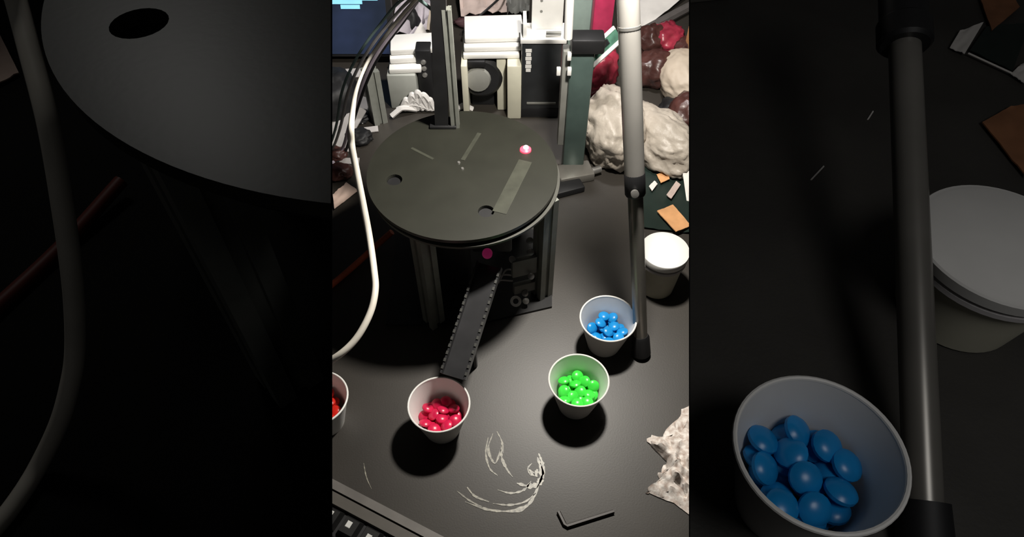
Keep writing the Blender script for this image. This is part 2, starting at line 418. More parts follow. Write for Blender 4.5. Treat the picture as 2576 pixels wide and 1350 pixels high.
# chute from under the plate to the crimson cup
T, B = at(1233, 668, .135), at(1142, 948, .078)
ax = (B - T).normalized(); sd = ax.cross(Vector((0, 0, 1))).normalized(); nr = sd.cross(ax).normalized()
if nr.z < 0: nr = -nr
def slab(a, b, s0, s1, n0, n1): 
    base = [a + sd * s0 + nr * n0, a + sd * s1 + nr * n0, b + sd * s1 + nr * n0, b + sd * s0 + nr * n0]
    return base, [p + nr * (n1 - n0) for p in base]
M_STUD = mat('stud_grey', (.05, .05, .046), .5)
M_CHUTE = mat('chute_plastic', (.034, .034, .036), .3, var=.15)
cw = .0145
ch = MB().prism(*slab(T, B, -cw, cw, -.002, 0)).build('chute', M_CHUTE, sm, False)
for s_ in (-1, 1):
    MB().prism(*slab(T, B, s_ * cw - .001, s_ * cw + .001, -.002, .008)).build('side_wall', M_CHUTE, ch, False)
    mb = MB(); n = 16
    for k in range(1, n):
        a = T + (B - T) * (k / n); b = a + ax * ((B - T).length / n * .45)
        mb.prism(*slab(a, b, s_ * cw - .0014, s_ * cw + .0014, .008, .0092))
    tag(mb.build('edge_studs', M_STUD, ch, False), kind='stuff')
MB().tube([T + (B - T) * .55 - nr * .002, Vector(((T + (B - T) * .55).x, (T + (B - T) * .55).y + .01, .0))], .004, 8).build('chute_strut', M_DARK, sm)

# ------------------------------------------------------------------ chrome tripod leg with rubber foot
foot, topp = at(1613, 893, 0), dp(1578, -60, .66)
ld = (topp - foot).normalized(); L = (topp - foot).length
tr = thing('tripod_leg', foot, 'leaning chrome stand leg with black rubber foot, beside the blue cup', 'stand leg')
def along(py):
    best = min(range(2001), key=lambda i: abs(675 - F * ((foot + ld * L * i / 2000 - CAM).dot(UP)) / ((foot + ld * L * i / 2000 - CAM).dot(FW)) - py)); return best / 2000 * L
j = along(462)
MB().tube([foot + ld * .028, foot + ld * j], .0088, 24).build('lower_tube', M_CHROMED, tr)
MB().tube([foot + ld * (j - .004), foot + ld * L], .0112, 28).build('upper_tube', M_CHROME, tr)
MB().tube([foot + ld * (j - .014), foot + ld * (j - .012), foot + ld * (j + .012), foot + ld * (j + .014)], [.0108, .0118, .0118, .0108], 24).build('collar', M_DARK, tr)
MB().lathe(foot + ld * (j - .001) - Vector((.002, .014, 0)), [(0, 0), (.0045, 0), (.0045, .004), (0, .005)], 16, Vector((0, -1, .5))).build('collar_screw', M_STEEL, tr)
MB().tube([foot + ld * .004 - Vector((0, 0, .003)), foot + ld * .004, foot + ld * .03, foot + ld * .034], [.0095, .0125, .0115, .0095], 24).build('rubber_foot', M_BLACK, tr)
MB().tube([foot + ld * (j + .17), foot + ld * (j + .173)], [.0116, .0116], 24).build('ring', M_STEEL, tr)

# ------------------------------------------------------------------ jar
def jar(base, label, s=1, group=None, hs=1):
    r = thing('lidded_jar', base, label, 'jar', group)
    k = hs
    MB().lathe(base, [(0, 0), (.0215 * s, 0), (.0235 * s, .002 * k), (.0290 * s, .064 * k), (.028 * s, .064 * k), (0, .058 * k)], 48).build('body', M_CREAM, r)
    MB().lathe(base + Vector((0, 0, .060 * k)), [(.0287 * s, 0), (.0312 * s, 0), (.0312 * s, .004 * k), (.0290 * s, .005 * k)], 48).build('seal_ring', M_GREYC, r)
    MB().lathe(base + Vector((0, 0, .064 * k)), [(.0270 * s, 0), (.0288 * s, 0), (.0288 * s, .006 * k), (.0270 * s, .006 * k)], 40).build('neck', M_GREY, r)
    MB().lathe(base + Vector((0, 0, .068 * k)), [(.0285 * s, 0), (.0318 * s, 0), (.0326 * s, .009 * k), (.0320 * s, .0105 * k), (.0302 * s, .011 * k), (.029 * s, .012 * k), (0, .0145 * k)], 56).build('lid', M_WHITE, r)
    return r
jb = at(1674, 626, .080); jb.z = 0
jar(jb, 'small white tub with bright flat lid, right of the chrome leg')

# ------------------------------------------------------------------ cables
cpts = [at(885, 300, .30), at(884, 360, .28), at(897, 430, .25), at(915, 520, .215), at(930, 600, .19), at(941, 680, .18), at(944, 730, .175), at(930, 790, .165), at(893, 855, .15), at(840, 901, .135), at(780, 925, .11), at(690, 910, .04), at(640, 890, .0045)]
pole_top = ptop + Vector((-.004, .012, -.006))
cpts = [pole_top, dp(1050, -5, .80), dp(985, 70, .86), dp(928, 150, .88), dp(897, 225, .85)] + cpts
cpath = smooth_path(cpts)
cb = MB().tube(cpath, [.0022 if i < 30 else min(.0038, .0022 + .0001 * (i - 30)) for i in range(len(cpath))], 12).build('white_cable', M_CABLE, None, loc=cpts[-1])
tag(cb, 'thick white cable looping down past the left edge of the round plate', 'cable')
strands = [(-.009, M_GREYC, 'grey', .0022), (.008, M_PURP, 'lilac', .0026), (-.016, M_TEALC, 'dark teal', .002), (.015, M_BLACK, 'black', .0024)]
for k, (off, m, cn, r) in enumerate(strands):
    o_ = Vector((off, off * .25, .002 * k))
    pts = [pole_top + Vector((0, 0, -.012 * (k + 1))), dp(1050, -5, .83) + o_ * .7, dp(985, 70, .90) + o_, dp(928, 150, .94) + o_, dp(892, 230, .98) + o_, dp(868, 320, 1.06) + o_ * .8, at(846, 380, .012) + Vector((off, 0, 0)), at(800, 430, .006) + Vector((off, 0, 0)), at(740, 440, .006) + Vector((off, 0, 0))]
    tag(MB().tube(smooth_path(pts), r, 8).build('cable', m, None, loc=pts[-1]), 'thin %s cable in the bundle arching from the black pole' % cn, 'cable', 'bundled cables')
a, b = at(800, 745, .0045), at(986, 583, .03)
st = MB().tube(smooth_path([a, at(880, 678, .0045), at(950, 615, .012), b]), .0045, 10).build('orange_stick', M_ORANGE, None, loc=a)
tag(st, 'dull orange stick lying on the table left of the white cable', 'stick')

# ------------------------------------------------------------------ small things on the table in front
k0, k1, k2 = at(1405, 1287, .0025), at(1423, 1324, .0025), at(1544, 1286, .0025)
tag(MB().tube([k0, k0 + (k1 - k0) * .85, k1 + (k2 - k1) * .03, k2], .0024, 6).build('hex_key', mat('hex_key', (.012, .008, .006), .45, .2), None, loc=k1), 'thin dark L-shaped hex key lying at the front of the table', 'tool')
# tissue at right
def jag_sheet(name, outline, z0, m, label, cat, seed, amp):
    pts = [at(x, y, z0) for x, y in outline]; c = sum(pts, Vector()) / len(pts)
    mb = MB(); bm = mb.bm; nr_, ns = 14, 8; ring = []
    dense = []
    for i in range(len(pts)):
        for k in range(ns): dense.append(pts[i].lerp(pts[(i + 1) % len(pts)], k / ns))
    rows = []
    for i in range(nr_ + 1):
        f = i / nr_; row = []
        if i == 0: rows.append([bm.verts.new(c + Vector((0, 0, amp)))]); continue
        for q_ in dense:
            p_ = c.lerp(q_, f)
            h = amp * (1 - f ** 3) * (.55 + .9 * noise.noise(p_ * 45 + Vector((seed, 0, 0))) + .6 * noise.noise(p_ * 110)) + .0008
            jit = .006 * (noise.noise(p_ * 160 + Vector((3, seed, 0)))) * f
            row.append(bm.verts.new(Vector((p_.x + jit, p_.y - jit, z0 + max(h, .0006)))))
        rows.append(row)
    n = len(dense)
    for i in range(1, nr_ + 1):
        for k in range(n):
            if i == 1: bm.faces.new((rows[0][0], rows[1][k], rows[1][(k + 1) % n]))
            else: bm.faces.new((rows[i - 1][k], rows[i][k], rows[i][(k + 1) % n], rows[i - 1][(k + 1) % n]))
    ex = bmesh.ops.extrude_face_region(bm, geom=bm.faces[:])
    bmesh.ops.translate(bm, vec=(0, 0, .0006), verts=[v for v in ex['geom'] if isinstance(v, bmesh.types.BMVert)])
    return tag(mb.build(name, m, None, True, loc=c), label, cat)
jag_sheet('crumpled_tissue', [(1628, 1112), (1668, 1092), (1735, 1015), (1800, 1040), (1800, 1330), (1737, 1298), (1690, 1262), (1622, 1240), (1655, 1205), (1672, 1158)], 0, M_TISSUE, 'crumpled speckled white tissue at the right end of the table front', 'tissue', 4, .018)
# pale smear: thin raised film strokes
M_SMEAR = mat('pale_film', (.40, .38, .31), .4, scale=300, col2=(.12, .115, .10))
gs = thing('pale_smear', at(1290, 1200, 0), 'pale curved smear on the black table between two cups', 'smear')
def stroke(pix, ws, seed):
    pts = smooth_path([at(x, y, 0) for x, y in pix], 6); mb = MB(); rng = random.Random(seed); L_, R_ = [], []
    for i, p_ in enumerate(pts):
        t = (pts[min(i + 1, len(pts) - 1)] - pts[max(i - 1, 0)]).normalized(); n = Vector((-t.y, t.x, 0))
        wd = ws * (.25 + math.sin(math.pi * (i + .5) / len(pts))) * rng.uniform(.35, 1.1)
        L_.append(p_ + n * wd); R_.append(p_ - n * wd)
    vb = [[mb.bm.verts.new(q_ + Vector((0, 0, z))) for q_ in row] for row in (L_, R_) for z in (.0002, .0005)]
    for i in range(len(pts) - 1):
        for a_, b_ in ((0, 1), (1, 3), (3, 2), (2, 0)):
            mb.bm.faces.new((vb[a_][i], vb[b_][i], vb[b_][i + 1], vb[a_][i + 1]))
    mb.build('smear_stroke', M_SMEAR, gs)
stroke([(1352, 1150), (1362, 1185), (1356, 1215), (1330, 1222), (1300, 1215)], .0034, 1)
stroke([(1362, 1200), (1345, 1245), (1325, 1272), (1290, 1285), (1230, 1282), (1170, 1262)], .0022, 2)
stroke([(1330, 1180), (1345, 1195), (1352, 1180)], .003, 3)
stroke([(1240, 1090), (1228, 1130), (1245, 1165), (1260, 1130)], .0016, 4)
stroke([(1262, 1120), (1262, 1150), (1275, 1180), (1290, 1200)], .0016, 5)
stroke([(1175, 1225), (1195, 1248), (1230, 1262)], .0014, 6)
stroke([(1355, 1140), (1364, 1165), (1366, 1195), (1350, 1228)], .0022, 8)
stroke([(1336, 1210), (1318, 1232), (1285, 1240), (1252, 1232)], .0014, 9)
stroke([(1348, 1240), (1320, 1262), (1280, 1270), (1240, 1266)], .0012, 10)
stroke([(1228, 1100), (1222, 1140), (1232, 1178), (1252, 1196)], .0012, 11)
stroke([(1250, 1085), (1262, 1110), (1266, 1140)], .0012, 12)
stroke([(1335, 1196), (1328, 1178), (1338, 1165)], .0012, 13)
stroke([(1150, 1235), (1180, 1258), (1215, 1276)], .0010, 14)
stroke([(915, 1165), (922, 1200), (935, 1230)], .0008, 7)
# keyboard
ka, kb = at(836, 1203, .018), at(1128, 1355, .018)
kx = (kb - ka).normalized(); ky = Vector((kx.y, -kx.x, 0)); 
if ky.y > 0: ky = -ky
kr = thing('keyboard', at(836, 1290, 0), 'dark computer keyboard with pale marked keys in the lower left corner', 'keyboard')
def kbox(u0, u1, v0, v1, z0, z1, inset=0):
    o_ = Vector((ka.x, ka.y, 0))
    b_ = [o_ + kx * u0 + ky * v0, o_ + kx * u1 + ky * v0, o_ + kx * u1 + ky * v1, o_ + kx * u0 + ky * v1]
    i_ = [o_ + kx * (u0 + inset) + ky * (v0 + inset), o_ + kx * (u1 - inset) + ky * (v0 + inset), o_ + kx * (u1 - inset) + ky * (v1 - inset), o_ + kx * (u0 + inset) + ky * (v1 - inset)]
    return [p_ + Vector((0, 0, z0)) for p_ in b_], [p_ + Vector((0, 0, z1)) for p_ in i_]
MB().prism(*kbox(-.12, .30, 0, .17, 0, .014)).build('case', M_DARK, kr, False)
MB().prism(*kbox(-.12, .30, 0, .011, .014, .0205, .0008)).build('front_lip', mat('lip_grey', (.16, .15, .14), .4, .2), kr, False)
MB().prism(*kbox(-.12, .30, .0112, .024, .014, .0185, .0006)).build('bezel', M_KBD, kr, False)
rng = random.Random(2); km = None; lm = None
for rI in range(5):
    for c_ in range(15):
        u0 = -.115 + c_ * .0255 + rI * .006; v0 = .0255 + rI * .0255
        if u0 + .023 > .298: continue
        kk = MB().prism(*kbox(u0, u0 + .0225, v0, v0 + .0225, .014, .0215, .003)).build('key', M_KEY, kr, False)
        cx, cy = u0 + rng.uniform(.008, .012), v0 + rng.uniform(.008, .012)
        MB().prism(*kbox(cx - .003, cx + .003, cy - .0035, cy + .0035, .0215, .0218, .0005)).build('key_mark', M_LEG, kk, False)

# ------------------------------------------------------------------ behind the sorter: boxes and stands
bb = at(1357, 296, 0); bh = ztop(bb.y, 108)
blk = thing('power_box', bb, 'black box with a white strip of lettering and white bracket on top, behind the plate', 'box')
MB().box((bb.x, bb.y + .022, bh / 2), (.066, .044, bh), bev=.003).build('case', mat('box_black', (.022, .024, .026), .3, var=.2), blk)
MB().box((bb.x, bb.y + .022, .012), (.068, .046, .02), bev=.003).build('base_trim', M_BLACK, blk)
MB().box((bb.x + .002, bb.y - .0006, .032), (.05, .003, .003)).build('seam', M_GREY, blk)
zt = [ztop(bb.y, p_) for p_ in (122, 181)]
for k in range(6):
    z_ = zt[0] + (zt[1] - zt[0]) * (k + .5) / 6
    MB().box((bb.x - .0215, bb.y - .0004, z_), (.010 - .002 * (k % 2), .001, (zt[0] - zt[1]) / 7.5)).build('lettering', M_WHITE, blk)
wb = thing('servo_bracket', (bb.x, bb.y + .02, bh), 'bright white printed bracket with two holes standing on the black box', 'bracket')
MB().box((bb.x + .002, bb.y + .022, bh + .004), (.074, .05, .008), bev=.001).build('base', M_WHITE, wb)
zc = bh + .008
pl_ = MB().box((bb.x + .008, bb.y + .03, zc + .06), (.05, .008, .12), bev=.001).build('face_plate', M_WHITE, wb)
for dz in (.032, .05):
    MB().lathe((bb.x - .002, bb.y + .0262, zc + dz), [(0, 0), (.0022, 0), (.0022, .001), (0, .001)], 14, Vector((0, -1, 0))).build('hole', M_GREY, wb)
MB().box((bb.x - .028, bb.y + .022, zc + .012), (.006, .04, .024), bev=.001).build('rib', M_WHITE, wb)
MB().tube([(bb.x + .006, bb.y + .006, zc + .006), (bb.x + .03, bb.y + .006, zc + .006)], .003, 10).build('pin', M_GREY, wb)
# teal upright stand
tbp = at(1440, 432, 0)
ts = thing('upright_stand', tbp, 'dark teal metal upright on a clamp foot, between black box and chrome leg', 'stand')
tz = ztop(tbp.y, 120)
MB().box((tbp.x, tbp.y + .012, tz / 2), (.034, .026, tz), .0, .003).build('column', M_TEAL, ts)
MB().box((tbp.x - .022, tbp.y + .016, tz / 2 + .02), (.010, .02, tz - .06), .0, .002).build('rail', M_GREY, ts)
MB().box((tbp.x + .006, tbp.y + .008, tz + .004), (.046, .03, .022), 0, .003).build('head', M_DARK, ts)
for (px, py) in ((1405, 178), (1432, 140), (1432, 178)):
    t_ = tbp.y - .002; z_ = ztop(t_, py); d_ = (Vector((0, t_, z_)) - CAM).dot(FW)
    MB().box(((px - 1288) / F * d_, t_ - .001, z_), (.006, .006, .012), 0, .001).build('clip', M_WHITE, ts)
MB().box((tbp.x + .002, tbp.y - .012, .008), (.058, .036, .016), .25, .003).build('clamp_foot', M_CHROMED, ts)
MB().box((tbp.x - .012, tbp.y - .04, .006), (.05, .035, .012), .35, .003).build('foot_pad', M_BLACK, ts)
MB().tube([(tbp.x + .03, tbp.y - .012, .012), (tbp.x + .044, tbp.y - .006, .012)], .006, 12).build('knob', M_STEEL, ts)
# white enclosure with stacked boards
def xat(px, yw, z): 
    return (px - 1288) / F * (Vector((0, yw, z)) - CAM).dot(FW)
ey = 1.00
eb = thing('white_housing', (xat(1230, ey, .0), ey, 0), 'white open fronted housing with three stacked boards on top, behind the plate', 'housing')
eh = ztop(ey, 158); X0, X1 = xat(1158, ey, eh), xat(1312, ey, eh)
MB().box(((X0 + X1) / 2, ey + .085, eh / 2), (X1 - X0, .012, eh), bev=.001).build('back_panel', M_CREAM, eb)
MB().box((X1 - .012, ey + .02, eh / 2), (.024, .06, eh), bev=.002).build('pillar', M_CREAM, eb)
MB().box((X1 - .034, ey + .04, eh / 2), (.016, .05, eh), bev=.002).build('pillar', M_CREAM, eb)
MB().box((X0 + .006, ey + .03, eh / 2), (.010, .08, eh), bev=.001).build('side_panel', M_CREAM, eb)
for k, (ya, rr) in enumerate(((0, .05), (.006, .08), (.016, .11))):
    MB().box(((X0 + X1) / 2 + .002 * k, ey + .045 + ya, eh + .005 + k * .0105), ((X1 - X0) * (.93 + .02 * k), .07, .009), rr * .5, .002).build('board', M_WHITE, eb)
fm = thing('gear_motor', ((X0 + X1) / 2 - .008, ey + .02, 0), 'dark round motor with a ribbed grey face inside the white housing', 'motor')
fz = ztop(ey + .01, 205); fx = xat(1212, ey + .01, fz)
MB().lathe((fx, ey + .05, fz), [(0, 0), (.036, 0), (.036, .035), (.03, .042), (0, .042)], 28, Vector((0, -1, .15))).build('drum', M_DARK, fm)
MB().lathe((fx - .006, ey + .008, fz + .006), [(0, 0), (.022, 0), (.02, .006), (.01, .008), (0, .008)], 20, Vector((0, -1, .15))).build('face', M_GREY, fm)
MB().box((fx, ey + .045, (fz - .032) / 2), (.04, .03, fz - .032), bev=.002).build('stand', M_BLACK, fm)
MB().box((fx - .008, ey + .02, fz + .036), (.03, .03, .012), bev=.002).build('top_cap', M_BLACK, fm)
# grey box at left with stacked sheets, and its post
gy = 1.02
gb = thing('grey_cabinet', (xat(1010, gy, 0), gy, 0), 'grey metal cabinet topped with white boards, left of the black pole', 'cabinet')
gh = ztop(gy, 190); G0, G1 = xat(972, gy, gh), xat(1044, gy, gh)
MB().box(((G0 + G1) / 2, gy + .04, gh / 2), (G1 - G0, .08, gh), bev=.002).build('case', mat('cabinet_grey', (.36, .37, .34), .5, var=.08), gb)
MB().box(((G0 + G1) / 2 + .006, gy + .035, gh + .005), (G1 - G0 + .006, .06, .009), .06, .002).build('board', M_WHITE, gb)
MB().box(((G0 + G1) / 2 + .008, gy + .05, gh + .016), (G1 - G0 + .01, .06, .010), .1, .002).build('board', M_WHITE, gb)
MB().box(((G0 + G1) / 2 + .020, gy + .055, gh + .027), (G1 - G0 + .03, .05, .010), .1, .002).build('board', M_WHITE, gb)
post(xat(948, gy - .035, 0) + .004, gy - .035, 0, ztop(gy - .035, 175), .024, .5, gb)
dm = thing('black_module', (xat(1062, gy + .02, 0), gy + .02, 0), 'slim black module with silver studs, between grey cabinet and black pole', 'module')
mh = ztop(gy + .02, 128); mx = xat(1062, gy + .02, mh)
MB().box((mx, gy + .035, mh / 2), (.026, .03, mh), bev=.002).build('case', M_DARK, dm)
for pz in (156, 172, 188):
    z_ = ztop(gy + .02, pz); MB().lathe((mx, gy + .02, z_), [(0, 0), (.005, 0), (.004, .003), (0, .004)], 14, Vector((0, -1, .3))).build('stud', M_STEEL, dm)
# white plastic straps looping up from the table behind the plate
rng = random.Random(8)
for k, (x0_, y0_, x1_, y1_, hh) in enumerate(((1040, 262, 1082, 240, .035), (1025, 222, 1080, 262, .02), (1058, 214, 1096, 262, .03), (1000, 276, 1092, 252, .012), (985, 292, 1050, 268, .01),
        (1034, 208, 1070, 232, .03), (1088, 205, 1092, 268, .02), (1150, 262, 1190, 258, .008), (1012, 262, 1052, 224, .02))):
    a_, b_ = at(x0_, y0_, .0055), at(x1_, y1_, .0055); a_.y = min(a_.y, 1.01); b_.y = min(b_.y, 1.01)
    c_ = (a_ + b_) / 2 + Vector((0, 0, hh))
    o = MB().tube(smooth_path([a_, a_ * .7 + b_ * .3 + Vector((0, 0, hh * .8)), c_, b_]), .0048, 6).build('plastic_strap', M_STRAP, None, loc=a_)
    tag(o, 'white plastic strap in the tangle behind the round plate', 'strap', 'white straps behind the plate')
def strip_pile(spots, m, label, group):
    for k, (px, py, w_, l_, rz, tl) in enumerate(spots):
        tl_ = Matrix.Rotation(rz, 3, 'Z') @ Matrix.Rotation(tl, 3, 'X')
        q_ = at(px, py, abs(math.sin(tl)) * l_ / 2 + .002)
        o = MB().box(q_, (w_, l_, .002), tilt=tl_).build('paper_strip', m, None, False, loc=q_)
        tag(o, label, 'strip', group)
strip_pile([(868, 185, .08, .02, .1, .3), (905, 262, .035, .03, -.4, .6), (850, 300, .02, .09, -.2, .2), (872, 325, .03, .10, -.35, .2), (855, 365, .04, .03, .1, .2), (885, 305, .04, .012, .05, .2), (858, 405, .06, .012, 0, .2), (900, 330, .07, .012, .2, .2)],
           mat('grey_paper', (.42, .40, .39), .6), 'grey paper strip at the left behind the white cable', 'grey paper strips')
sheet('pink_card', [at(838, 492, .003), at(872, 462, .003), at(902, 482, .003), at(842, 528, .003)], M_PINKP, 'pale pink card on the table left of the white cable', 'card', .001, .002, 3)
for k, (px, py, s_) in enumerate(((856, 440, .022), (845, 395, .02), (905, 352, .022), (908, 300, .018))):
    crumple('wrapper', at(px, py, 0), (s_, s_ * .8, s_ * .5), M_MAROON if k < 2 else M_BLACK, 20 + k, ['small maroon wrapper beside the pale pink card', 'maroon wrapper under the grey paper strips at far left', 'black wrapper at the left rim of the round plate', 'black wrapper behind the left rim of the plate'][k], 'wrapper', .6, 1.5, 4)
crumple('black_bag', at(842, 275, 0), (.05, .05, .045), M_BLACK, 31, 'black bag at the left edge below the blue screen', 'bag', .45, 1.5, 4)

# screen at top left
m = bpy.data.materials.new('blue_screen'); m.use_nodes = True; nt = m.node_tree; b_ = nt.nodes['Principled BSDF']
b_.inputs['Base Color'].default_value = (.01, .012, .02, 1); b_.inputs['Roughness'].default_value = .3
tc = nt.nodes.new('ShaderNodeTexCoord'); nz = nt.nodes.new('ShaderNodeTexNoise'); nz.inputs['Scale'].default_value = 14
nt.links.new(tc.outputs['Object'], nz.inputs['Vector'])
rp = nt.nodes.new('ShaderNodeValToRGB'); nt.links.new(nz.outputs['Fac'], rp.inputs['Fac'])
e = rp.color_ramp.elements; e[0].position = .3; e[0].color = (.012, .02, .035, 1); e[1].position = .68; e[1].color = (.03, .045, .10, 1)
x = e.new(.74); x.color = (.025, .035, .07, 1)
nt.links.new(rp.outputs['Color'], b_.inputs['Emission Color']); b_.inputs['Emission Strength'].default_value = .7
M_SCREEN = m
sy = 1.17; szh = .30
scx = xat(957, sy, .22) - .12
mn = thing('monitor', (scx, sy, 0), 'dark blue glowing screen at the top left beyond the cable bundle', 'monitor')
tl = Matrix.Rotation(math.radians(-18), 3, 'X')
MB().box((scx - .05, sy + .045, .16), (.34, .014, .31), tilt=tl).build('case', M_DARK, mn)
MB().box((scx - .05, sy + .0365, .1575), (.32, .002, .29), tilt=tl).build('screen', M_SCREEN, mn, label='glowing dark blue display')
M_STREAK = mat('screen_streak', (.2, .5, .7), .4, emit=((.25, .62, .85), .8))
zs = ztop(sy + .075, -34)
for (px, w_, dz) in ((880, .06, 0), (925, .05, .006), (890, .035, -.008)):
    MB().box((xat(px, sy + .07, zs), sy + .0345 + (zs + dz - .1575) * .325 , zs + dz), (w_, .0015, .007), tilt=tl).build('window_bar', M_STREAK, mn)
MB().box((scx - .05, sy + .08, .006), (.2, .14, .012), bev=.002).build('foot', M_DARK, mn)

# white bag and clutter at right
crumple('plastic_bag', at(1530, 368, 0), (.055, .08, .06), M_BAG, 41, 'crumpled white plastic bag left of the chrome leg', 'bag', .38, 1.5, 5)
crumple('plastic_bag', at(1656, 388, 0), (.046, .08, .045), M_BAG, 44, 'crumpled white plastic bag right of the chrome leg', 'bag', .4, 1.4, 5, .5)
crumple('plastic_bag', at(1712, 225, 0), (.05, .065, .04), M_CREAMB, 47, 'cream crumpled bag at the right edge among maroon film', 'bag', .25, 1.2, 5)
for k, (px, py, sx, sz_, mm, lab) in enumerate((
    (1640, 205, .035, .035, M_MAROON, 'dark maroon film bag just right of the chrome leg'),
    (1668, 122, .036, .03, M_REDW, 'bright red wrapper at the upper right'),
    (1722, 325, .035, .04, M_MAROON, 'maroon film bag below the cream bag at the right edge'),
    (1634, 128, .03, .03, M_MAROON, 'dark maroon film bag under the bright red wrapper'),
    (1500, 222, .035, .055, M_REDW, 'dark red wrapper between teal upright and white bag'),
    (1718, 415, .04, .03, M_BLACK, 'black film scrap at the right edge above the tan card'),
    (1690, 300, .03, .02, M_BLACK, 'black film bag behind the right white bag'),
    (1735, 150, .03, .03, M_MAROON, 'maroon film bag at the upper right edge'))):
    crumple('film_bag' if mm is not M_REDW else 'wrapper', at(px, py, 0), (sx, sx, sz_), mm, 50 + k, lab, 'bag' if mm is not M_REDW else 'wrapper', .45, 2.4, 4)
ob = at(1728, 165, 0)
tag(MB().box((ob.x + .01, ob.y, .055), (.03, .04, .11), .2, .002).build('orange_box', M_CARDB, None, loc=(ob.x, ob.y, 0)), 'narrow orange carton standing at the upper right edge', 'box')
sheet('tan_card', [at(1652, 533, .011), at(1692, 517, .0095), at(1738, 570, .0095), at(1700, 585, .011)], M_CARDB, 'tan card piece lying behind the white tub', 'card', .0015, .001, 1)
sheet('white_paper', [at(1712, 400, .03), at(1745, 375, .04), at(1748, 520, .002), at(1728, 512, .002)], M_PAPER, 'white folded paper at the right edge above the tan card', 'paper', .001, .002, 2)
sheet('paper_scrap', [at(1651, 440, .0095), at(1680, 432, .0095), at(1684, 452, .0095), at(1662, 462, .0095)], M_CARDB, 'small tan scrap right of the collar of the chrome leg', 'scrap', .001, .001, 3)
sheet('paper_scrap', [at(1632, 470, .0095), at(1646, 456, .0095), at(1654, 464, .0095), at(1640, 482, .0095)], M_PAPER, 'tiny white scrap nearest the chrome leg', 'scrap', .001, .001, 4)
sheet('paper_scrap', [at(1676, 492, .0095), at(1700, 458, .0095), at(1712, 466, .0095), at(1688, 502, .0095)], M_BEIGE, 'beige scrap between tan scrap and folded white paper', 'scrap', .001, .001, 5)
sheet('green_film', [at(1612, 425, .0015), at(1745, 420, .0015), at(1745, 590, .0015), at(1618, 575, .0015)], mat('dark_green_film', (.012, .022, .018), .4), 'dark green film spread under the paper scraps behind the white tub', 'film', .0006, .003, 6)
sheet('lilac_paper', [at(975, 150, .02), at(1010, 165, .0), at(1062, 95, .0), at(1040, 70, .02)], mat('lilac_scrap', (.50, .46, .50), .6), 'pale lilac paper corner between the cables and the white boards', 'paper', .001, .006, 21)
sheet('cream_paper', [at(1048, 70, .0), at(1082, 80, .0), at(1090, -40, .03), at(1056, -40, .03)], M_CREAMB, 'cream paper strip just left of the top of the black pole', 'paper', .001, .004, 22)
sheet('white_paper', [at(1028, 112, .03), at(1070, 120, .03), at(1078, 92, .05), at(1062, 60, .05)], M_PAPER, 'small white folded paper left of the black pole above the boards', 'paper', .001, .004, 23)
# far things
def standing(name, x0, x1, yb, ytop_, yw, m, label, cat, rot=0, depth=.03, parent=None):
    z1 = ztop(yw, ytop_); zb_ = 0
    a_, b_ = xat(x0, yw, z1), xat(x1, yw, z1)
    o = MB().box(((a_ + b_) / 2, yw + depth / 2, z1 / 2), (b_ - a_, depth, z1), rot, .002).build(name, m, None, loc=((a_ + b_) / 2, yw, 0)); return tag(o, label, cat)
standing('grey_case', 1436, 1502, 200, -20, 1.10, M_TEALL, 'pale teal case behind the head of the teal upright', 'case')
standing('pink_packet', 1498, 1550, 200, -25, 1.07, M_PINK, 'pink-red packet standing between pale teal case and chrome leg', 'packet', .1, .02)
b0, b1 = dp(1485, 150, 1.06), dp(1556, 85, 1.02)
gbd = thing('circuit_board', Vector((b0.x, b0.y, 0)), 'green circuit board with a pale edge, propped in front of the pink packet', 'board')
dv = (b1 - b0).normalized(); nv = Vector((0, -.5, .85)); sv = dv.cross(nv).normalized()
def pb(o_, l0, l1, s0, s1, t): 
    b_ = [o_ + dv * l0 + sv * s0, o_ + dv * l1 + sv * s0, o_ + dv * l1 + sv * s1, o_ + dv * l0 + sv * s1]; return b_, [p_ + sv.cross(dv) * t for p_ in b_]
ln = (b1 - b0).length
MB().prism(*pb(b0, 0, ln, -.008, .008, .002)).build('panel', M_PCB, gbd, False)
MB().prism(*pb(b0, 0, ln, .008, .014, .003)).build('edge_strip', M_PAPER, gbd, False)
MB().prism(*pb(b0, 0, ln, -.014, -.008, .003)).build('edge_strip', M_PAPER, gbd, False)
MB().prism(*pb(b0, .015, ln * .7, -.005, .003, .005)).build('chip_row', M_DARK, gbd, False)
MB().tube([b0 + dv * ln * .5, Vector((b0.x - .012, b0.y + .11, 0))], .004, 8).build('prop', M_DARK, gbd)
zr = tz + .015; MB().tube([Vector((xat(1429, tbp.y, zr), tbp.y, zr)), Vector((xat(1429, tbp.y, zr) - .002, tbp.y, zr + .085))], .006, 14).build('white_rod', M_WHITE, ts, label='bright white rod')
sheet('beige_sheet', [at(1160, 52, .012), at(1275, 40, .012), at(1270, -60, .035), at(1150, -60, .035)], M_BEIGE, 'beige pink sheet lying beyond the white housing', 'sheet', .001, .012, 7, 16)
sheet('lilac_sheet', [at(985, 110, .0), at(1075, 95, .0), at(1090, -10, .03), at(1010, -20, .03)], mat('lilac_paper', (.44, .40, .44), .6), 'lilac grey crumpled sheet behind the cable bundle', 'sheet', .001, .02, 8, 16)
crumple('black_bag', at(1038, 78, .0), (.018, .02, .03), M_BLACK, 71, 'small black bag on the lilac sheet behind the cables', 'bag', .4, 2, 3)
crumple('plum_shadow', at(1208, 66, 0), (.05, .018, .012), mat('dark_plum', (.07, .03, .035), .6), 72, 'dark plum lump for the shadow by the beige sheet', 'shadow', .4, 2, 4)  # low dark lump in place of the shadow under the beige sheet
